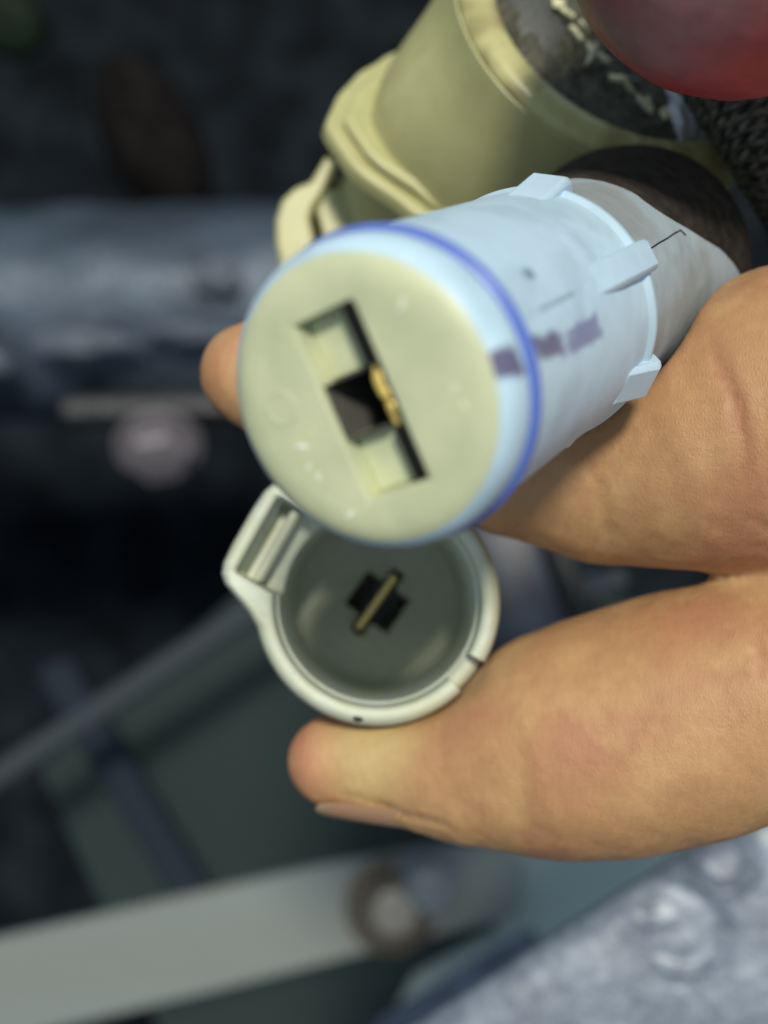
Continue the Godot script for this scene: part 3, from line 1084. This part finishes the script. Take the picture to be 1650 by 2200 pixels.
	rows(b, g, false, func(i, _j): return Color(0.42, 0.31, 0.19) if i < 2 else Color(0.43, 0.25, 0.155))
	var nail := commit(b, "thumb_nail", mat("nail", Color.WHITE, 0.3), t, Transform3D(), 60.0)
	nail.set_meta("label", "pinkish thumb nail")


func skin(p: Vector3, mott: FastNoiseLite) -> Color:
	var m := mott.get_noise_3dv(p)
	var m2 := mott.get_noise_3dv(p * 2.3 + Vector3(30, 0, 0))
	var c := Color(0.47, 0.265, 0.128)
	c = c.lerp(Color(0.42, 0.19, 0.105), clampf(m * 2.0, 0.0, 0.75))          # redder patches
	c = c.lerp(Color(0.55, 0.345, 0.165), clampf(m2 * 1.7, 0.0, 0.6))         # paler patches
	# reddened fold across the index
	var fold_x := (p - Vector3(29.8, 8.5, 11)).dot(Vector3(0.97, 0.2, 0)) + 0.5 * wob.get_noise_3dv(p * 2.0)
	c = c.lerp(Color(0.36, 0.14, 0.085), 0.6 * exp(-fold_x * fold_x / 0.8) * clampf(1.2 - p.distance_to(Vector3(29.8, 8.5, 11)) / 8.0, 0.0, 1.0))
	var tip := Vector3(-8.5, -26.0, -11.0)
	c = c.lerp(Color(0.50, 0.215, 0.13), clampf(1.3 - p.distance_to(tip) / 4.5, 0.0, 0.7))       # flushed thumb tip
	var pad := Vector3(-1.0, -24.0, -7.0)
	c = c.lerp(Color(0.55, 0.42, 0.185), clampf(1.25 - p.distance_to(pad) / 5.5, 0.0, 0.75))     # blanched where it presses
	return c


# ---------------------------------------------------------------- what lies behind, deep in the engine bay
func build_bay() -> void:
	noise_tex("soft", FastNoiseLite.TYPE_SIMPLEX_SMOOTH, 0.012, Color.BLACK, Color.WHITE)
	var grime := noise_tex("grime", FastNoiseLite.TYPE_SIMPLEX_SMOOTH, 0.012, Color(0.45, 0.47, 0.5), Color(1, 1, 1), 5)
	var cast := noise_tex("cast", FastNoiseLite.TYPE_SIMPLEX, 0.035, Color(0.7, 0.7, 0.72), Color(1, 1, 1), 5)
	var dark := mat("bay_shaded_paint", lin(0.013, 0.018, 0.024), 0.7, {"spec": 0.12, "tile": 300.0, "color_tex": grime})  # near black because the shade of the deep bay is put into this colour
	var b := mb()
	var W := 520.0
	quad(b, Vector3(-W, -W, -620), Vector3(-W, W, -620), Vector3(W, W, -620), Vector3(W, -W, -620))
	for s in [[Vector3(-W, -W, -620), Vector3(-W, W, -620)], [Vector3(-W, W, -620), Vector3(W, W, -620)], [Vector3(W, W, -620), Vector3(W, -W, -620)], [Vector3(W, -W, -620), Vector3(-W, -W, -620)]]:
		quad(b, s[0], s[0] + Vector3(0, 0, 340), s[1] + Vector3(0, 0, 340), s[1])
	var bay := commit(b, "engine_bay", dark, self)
	bay.set_meta("kind", "structure")
	bay.set_meta("label", "dark inside of the engine bay behind everything")

	# cast pipe across the left
	var metal := mat("cast_metal", Color.WHITE, 0.5, {"tile": 90.0, "color_tex": cast, "bump_tex": cast, "bump": 1.2, "metal": 0.35})
	var blot := FastNoiseLite.new()
	blot.seed = 31
	blot.frequency = 0.02
	var o := thing("engine_pipe", "blurred grey cast pipe running across the left behind the fingertip", "pipe", Transform3D(Basis(), Vector3(-100, 75, -330)))
	var back := Transform3D(Basis(), Vector3(100, -75, 330))
	b = mb()
	var way := spline([Vector3(-260, 79, -345), Vector3(-180, 80, -345), Vector3(-100, 81, -345), Vector3(-20, 82, -347), Vector3(60, 84, -358)], 14)
	tube(b, way, func(_k): return 43.0, 72, func(_t, _i, p): return 2.5 * wob.get_noise_3dv(p * 0.35) + 0.8 * wob.get_noise_3dv(p * 1.4))
	for i in b.p.size():
		var k := clampf(0.35 + 1.5 * blot.get_noise_3dv(b.p[i]), 0.0, 1.0)
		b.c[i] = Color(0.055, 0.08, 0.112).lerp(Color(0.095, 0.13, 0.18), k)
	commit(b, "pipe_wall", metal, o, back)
	b = mb()
	bevel_box(b, Vector3(74, 8, 30), 2.0, Transform3D(Basis(Vector3(0, 0, 1), 0.03), Vector3(-82, 39, -312)), Color(0.06, 0.064, 0.07))
	commit(b, "flange", metal, o, back)
	var pale := mat("worn_casting", lin(0.10, 0.125, 0.165), 0.7, {"tile": 40.0, "color_tex": cast})
	for q in [[-60.7, 86.0, -296.0, 9.0, 6.0], [-110, 62, -297.0, 16.0, 5.0], [-150, 56, -298.0, 12.0, 6.0], [-72, 66, -297.0, 14.0, 4.0]]:
		b = mb()
		ball(b, Transform3D(Basis(), Vector3(q[0], q[1], q[2])), Vector3(q[3], q[4], 4.0), 14, func(v): return 0.7 * wob.get_noise_3dv(v * 12.0 + Vector3(q[0], 0, 0)))
		commit(b, "cast_boss", pale, o, back)
	bolt("hanging_bolt", "pinkish round bolt head hanging below the grey cast pipe", Vector3(-83.1, 24.6, -300.0), Vector3(0.15, -0.70, 0.70), 12.5, lin(0.26, 0.235, 0.26), 0.4, "bolts in the engine bay")

	# thin rod
	var rod := thing("thin_rod", "thin dark grey rod slanting up from the left edge to the socket", "rod", Transform3D(Basis(), Vector3(-90, -62, -285)))
	b = mb()
	tube(b, spline([Vector3(-190, -128.3, -285), Vector3(-90, -63, -285), Vector3(10, 2, -285)], 10), func(_k): return 4.8, 32)
	commit(b, "rod_bar", mat("rod_grey", lin(0.036, 0.045, 0.054), 0.7, {"spec": 0.25}), rod, Transform3D(Basis(), Vector3(90, 62, 285)))

	# dark green-grey panel and the strut that crosses it
	var panel := thing("dark_panel", "flat dark green-grey panel below the thin rod", "panel", Transform3D(Basis(), Vector3(-20, -140, -370)))
	b = mb()
	prism(b, PackedVector2Array([Vector2(-150, -112), Vector2(-96, -230), Vector2(110, -230), Vector2(110, -40), Vector2(-30, -6)]), -4.0, 0.0, 1.0, Transform3D(Basis(), Vector3(0, 0, -372)))
	commit(b, "panel_sheet", mat("green_grey_paint", lin(0.021, 0.033, 0.034), 0.6, {"spec": 0.2}), panel, Transform3D(Basis(), Vector3(20, 140, 370)))
	var strut := thing("blue_strut", "blue-grey strut slanting down at the lower left behind the bracket", "strut", Transform3D(Basis(), Vector3(-105, -114, -345)))
	b = mb()
	var sd := (Vector3(-79.3, -156.7, -345) - Vector3(-131.5, -70.9, -345)).normalized()
	bevel_box(b, Vector3(15, 130, 8), 2.0, Transform3D(Basis(sd.cross(Vector3(0, 0, 1)), sd, Vector3(0, 0, 1)), Vector3(-103, -118, -348)))
	commit(b, "strut_bar", mat("strut_paint", lin(0.016, 0.023, 0.034), 0.8, {"spec": 0.2}), strut, Transform3D(Basis(), Vector3(105, 114, 345)))

	# pale bracket with its bolt
	var br := thing("metal_bracket", "pale grey metal bracket strip along the bottom left, rust-marked", "bracket", Transform3D(Basis(), Vector3(-60, -145, -255)))
	b = mb()
	prism(b, PackedVector2Array([Vector2(-200, -157), Vector2(-148, -145), Vector2(-72, -127.6), Vector2(-19, -116), Vector2(16, -110.5), Vector2(40, -108), Vector2(46, -118), Vector2(44, -133), Vector2(11, -141), Vector2(-57, -158), Vector2(-141, -178), Vector2(-200, -192)]), -5.0, 0.0, 1.2, Transform3D(Basis(), Vector3(0, 0, -255)))
	for i in b.p.size():
		var k := clampf(1.6 * blot.get_noise_3dv(b.p[i] * 1.2), 0.0, 0.6)
		b.c[i] = Color(0.16, 0.192, 0.192).lerp(Color(0.16, 0.16, 0.145), k)
	commit(b, "bracket_plate", mat("bracket_metal", Color.WHITE, 0.5, {"tile": 260.0, "bump_tex": cast, "bump": 0.4}), br, Transform3D(Basis(), Vector3(60, 145, 255)))
	bolt("bracket_bolt", "brown rusty bolt with a pale centre at the end of the pale bracket", Vector3(2.5, -128.5, -254.0), Vector3(0.1, 0.1, 1.0), 12.0, lin(0.10, 0.085, 0.065), 0.4, "bolts in the engine bay", lin(0.17, 0.165, 0.15))
	bolt("steel_bolt", "shiny bluish steel bolt head just right of the rusty bolt", Vector3(14.0, -120.5, -252.0), Vector3(0.1, 0.15, 1.0), 9.0, lin(0.17, 0.20, 0.23), 0.45, "bolts in the engine bay")

	# pale cover plate at right
	var plate := thing("cover_plate", "smooth pale blue-grey cover plate under the thumb", "cover", Transform3D(Basis(), Vector3(80, -110, -262)))
	b = mb()
	prism(b, PackedVector2Array([Vector2(38, -96), Vector2(34, -112), Vector2(38, -140), Vector2(10, -156), Vector2(-8, -190), Vector2(200, -190), Vector2(200, -40), Vector2(120, -52)]), -6.0, 0.0, 1.5, Transform3D(Basis(), Vector3(0, 0, -262)))
	commit(b, "plate_sheet", mat("plate_metal", lin(0.28, 0.35, 0.35), 0.55), plate, Transform3D(Basis(), Vector3(-80, 110, 262)))
	var lower := thing("blue_bracket", "blue-grey metal edge between pale bracket and casting at the bottom", "bracket", Transform3D(Basis(), Vector3(10, -160, -240)))
	b = mb()
	bevel_box(b, Vector3(60, 14, 8), 2.5, Transform3D(Basis(Vector3(0, 0, 1), 0.55), Vector3(24, -150, -235)))
	commit(b, "edge_bar", mat("edge_paint", lin(0.15, 0.19, 0.27), 0.45, {"tile": 80.0, "color_tex": grime}), lower, Transform3D(Basis(), Vector3(-10, 160, 240)))

	# rough aluminium casting, bottom right
	var cst := thing("aluminium_casting", "rough grey aluminium casting in the bottom right corner", "engine casting", Transform3D(Basis(), Vector3(50, -75, -70)))
	var cback := Transform3D(Basis(), Vector3(-50, 75, 70))
	b = mb()
	var e0 := Vector3(-12, -94.5, -72)
	var e1 := Vector3(90, -29.5, -72)
	var along := (e1 - e0).normalized()
	var over := Vector3(along.y, -along.x, 0)
	var g := []
	var lump := FastNoiseLite.new()
	lump.seed = 77
	lump.frequency = 0.16
	for i in 150:
		var line := PackedVector3Array()
		for j in 100:
			var u := i / 149.0 * 125.0 - 4.0
			var w := (j - 8) * 0.62
			var h := 0.0
			if w < 0.0:
				h = w * 5.0
			h -= 2.6 * exp(-maxf(w, 0.0) / 1.6)
			var p := e0 + along * u + over * (w if w > 0.0 else -2.0 * w) + Vector3(0, 0, h + 0.20 * maxf(w, 0.0))
			var rr := p.distance_to(Vector3(54.3, -55.8, p.z))
			p.z += 1.4 * exp(-pow((rr - 4.6) / 0.9, 2.0))
			if w > 0.5:
				p.z += 0.3 * lump.get_noise_3dv(p * 0.5) + 0.08 * lump.get_noise_3dv(p * 2.4)
				var fl := p.distance_to(Vector3(42.9, -63.8, p.z))
				var r2 := p.distance_to(Vector3(47.5, -66.0, p.z))
				p.z += 0.9 * exp(-pow((r2 - 7.0) / 0.7, 2.0)) * smoothstep(-2.0, 2.0, p.x - 44.0)
				p.z += maxf(0.0, 1.0 - fl / 4.5) * (0.5 + 1.6 * lump.get_noise_3dv(p * 3.0))
			line.push_back(p)
		g.push_back(line)
	rows(b, g, false, func(i, j):
		var p: Vector3 = g[i][j]
		var k := clampf(0.5 + 0.9 * lump.get_noise_3dv(p * 0.3) + 0.9 * lump.get_noise_3dv(p * 2.2), 0.0, 1.0)
		var c := Color(0.14, 0.175, 0.235).lerp(Color(0.28, 0.34, 0.425), k)
		var fl := p.distance_to(Vector3(42.9, -63.8, p.z))
		return c.lerp(Color(0.5, 0.55, 0.6), clampf(1.0 - fl / 5.0, 0.0, 1.0) * clampf(0.3 + 2.0 * lump.get_noise_3dv(p * 2.5), 0.0, 1.0)))
	commit(b, "casting_face", mat("aluminium", Color.WHITE, 0.42, {"tile": 26.0, "color_tex": cast, "bump_tex": cast, "bump": 0.18, "metal": 0.1}), cst, cback, 60.0)

	# between socket and index: hose and a blue-grey housing
	var hs := thing("black_hose", "black hose curving behind the gap between index finger and thumb", "hose", Transform3D(Basis(), Vector3(60, -20, -195)))
	b = mb()
	tube(b, spline([Vector3(38, 22, -215), Vector3(46, -4, -200), Vector3(51, -20, -195), Vector3(58, -31, -196), Vector3(75, -36, -205), Vector3(110, -30, -230)], 10), func(_k): return 5.0, 28)
	commit(b, "hose_wall", mat("hose_rubber", lin(0.012, 0.014, 0.018), 0.5, {"tile": 40.0, "color_tex": grime}), hs, Transform3D(Basis(), Vector3(-60, 20, 195)))
	var hb := thing("blue_housing", "rounded blue-grey housing seen right of the socket", "housing", Transform3D(Basis(), Vector3(45, -35, -320)))
	b = mb()
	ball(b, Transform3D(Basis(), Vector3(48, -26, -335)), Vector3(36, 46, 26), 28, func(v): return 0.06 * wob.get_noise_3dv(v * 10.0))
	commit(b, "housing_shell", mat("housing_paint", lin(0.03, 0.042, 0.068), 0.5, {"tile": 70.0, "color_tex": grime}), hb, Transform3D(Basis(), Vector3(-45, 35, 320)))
	var cl := thing("grey_clip", "small grey clip behind the hose under the index finger", "clip", Transform3D(Basis(), Vector3(62, -18, -170)))
	b = mb()
	bevel_box(b, Vector3(11, 5, 5), 1.2, Transform3D(Basis(Vector3(0, 0, 1), 0.25), Vector3(53, -17, -160)))
	commit(b, "clip_body", mat("clip_grey", lin(0.10, 0.11, 0.115), 0.5), cl, Transform3D(Basis(), Vector3(-62, 18, 170)))

	# faint brown lump and green bit at the top left
	var lp := thing("brown_lump", "faint brownish rounded part in the dark at the top left", "engine part", Transform3D(Basis(), Vector3(-109, 183, -420)))
	b = mb()
	ball(b, Transform3D(Basis(Vector3(0, 0, 1), 0.5), Vector3(-112, 180, -430)), Vector3(24, 42, 22), 22, func(v): return 0.2 * wob.get_noise_3dv(v * 9.0))
	commit(b, "lump_shell", mat("brown_paint", lin(0.018, 0.016, 0.016), 0.9, {"spec": 0.1, "tile": 70.0, "color_tex": grime}), lp, Transform3D(Basis(), Vector3(109, -183, 420)))
	var gp := thing("green_part", "dim green part in the top left corner", "engine part", Transform3D(Basis(), Vector3(-165, 220, -380)))
	b = mb()
	ball(b, Transform3D(Basis(Vector3(0, 0, 1), -0.6), Vector3(-172, 222, -385)), Vector3(26, 16, 12), 18, func(v): return 0.25 * wob.get_noise_3dv(v * 11.0))
	commit(b, "part_shell", mat("green_paint", lin(0.016, 0.028, 0.018), 0.5, {"spec": 0.15, "tile": 50.0, "color_tex": grime}), gp, Transform3D(Basis(), Vector3(165, -220, 380)))


# a bolt: washer disc, six-sided head with rounded top
func bolt(called: String, label: String, at: Vector3, facing: Vector3, r: float, c: Color, rough: float, group: String, top := Color(-1, 0, 0)) -> void:
	var f := frame(facing, Vector3(1, 0.2, 0), at)
	var t := thing(called, label, "bolt", f, group)
	var m := mat(called + "_metal", c, rough, {"metal": 0.3, "tile": 20.0, "color_tex": tex.cast})
	var b := mb()
	lathe(b, [Vector2(0.01, -2.0), Vector2(r * 1.2, -2.0), Vector2(r * 1.28, -1.4), Vector2(r * 1.28, 0.6), Vector2(0.01, 0.6)], 48)
	commit(b, "washer", m, t)
	b = mb()
	var hex := PackedVector2Array()
	for i in 6:
		hex.push_back(Vector2(cos(PI / 3 * i), sin(PI / 3 * i)) * r)
	prism(b, hex, 1.5, r * 0.75, r * 0.14, Transform3D())
	commit(b, "bolt_head", m, t)
	b = mb()
	ball(b, Transform3D(Basis(), Vector3(0, 0, r * 0.72)), Vector3(r * 0.62, r * 0.62, r * 0.10), 14)
	commit(b, "bolt_dome", m if top.r < 0.0 else mat(called + "_tip", top, rough), t)
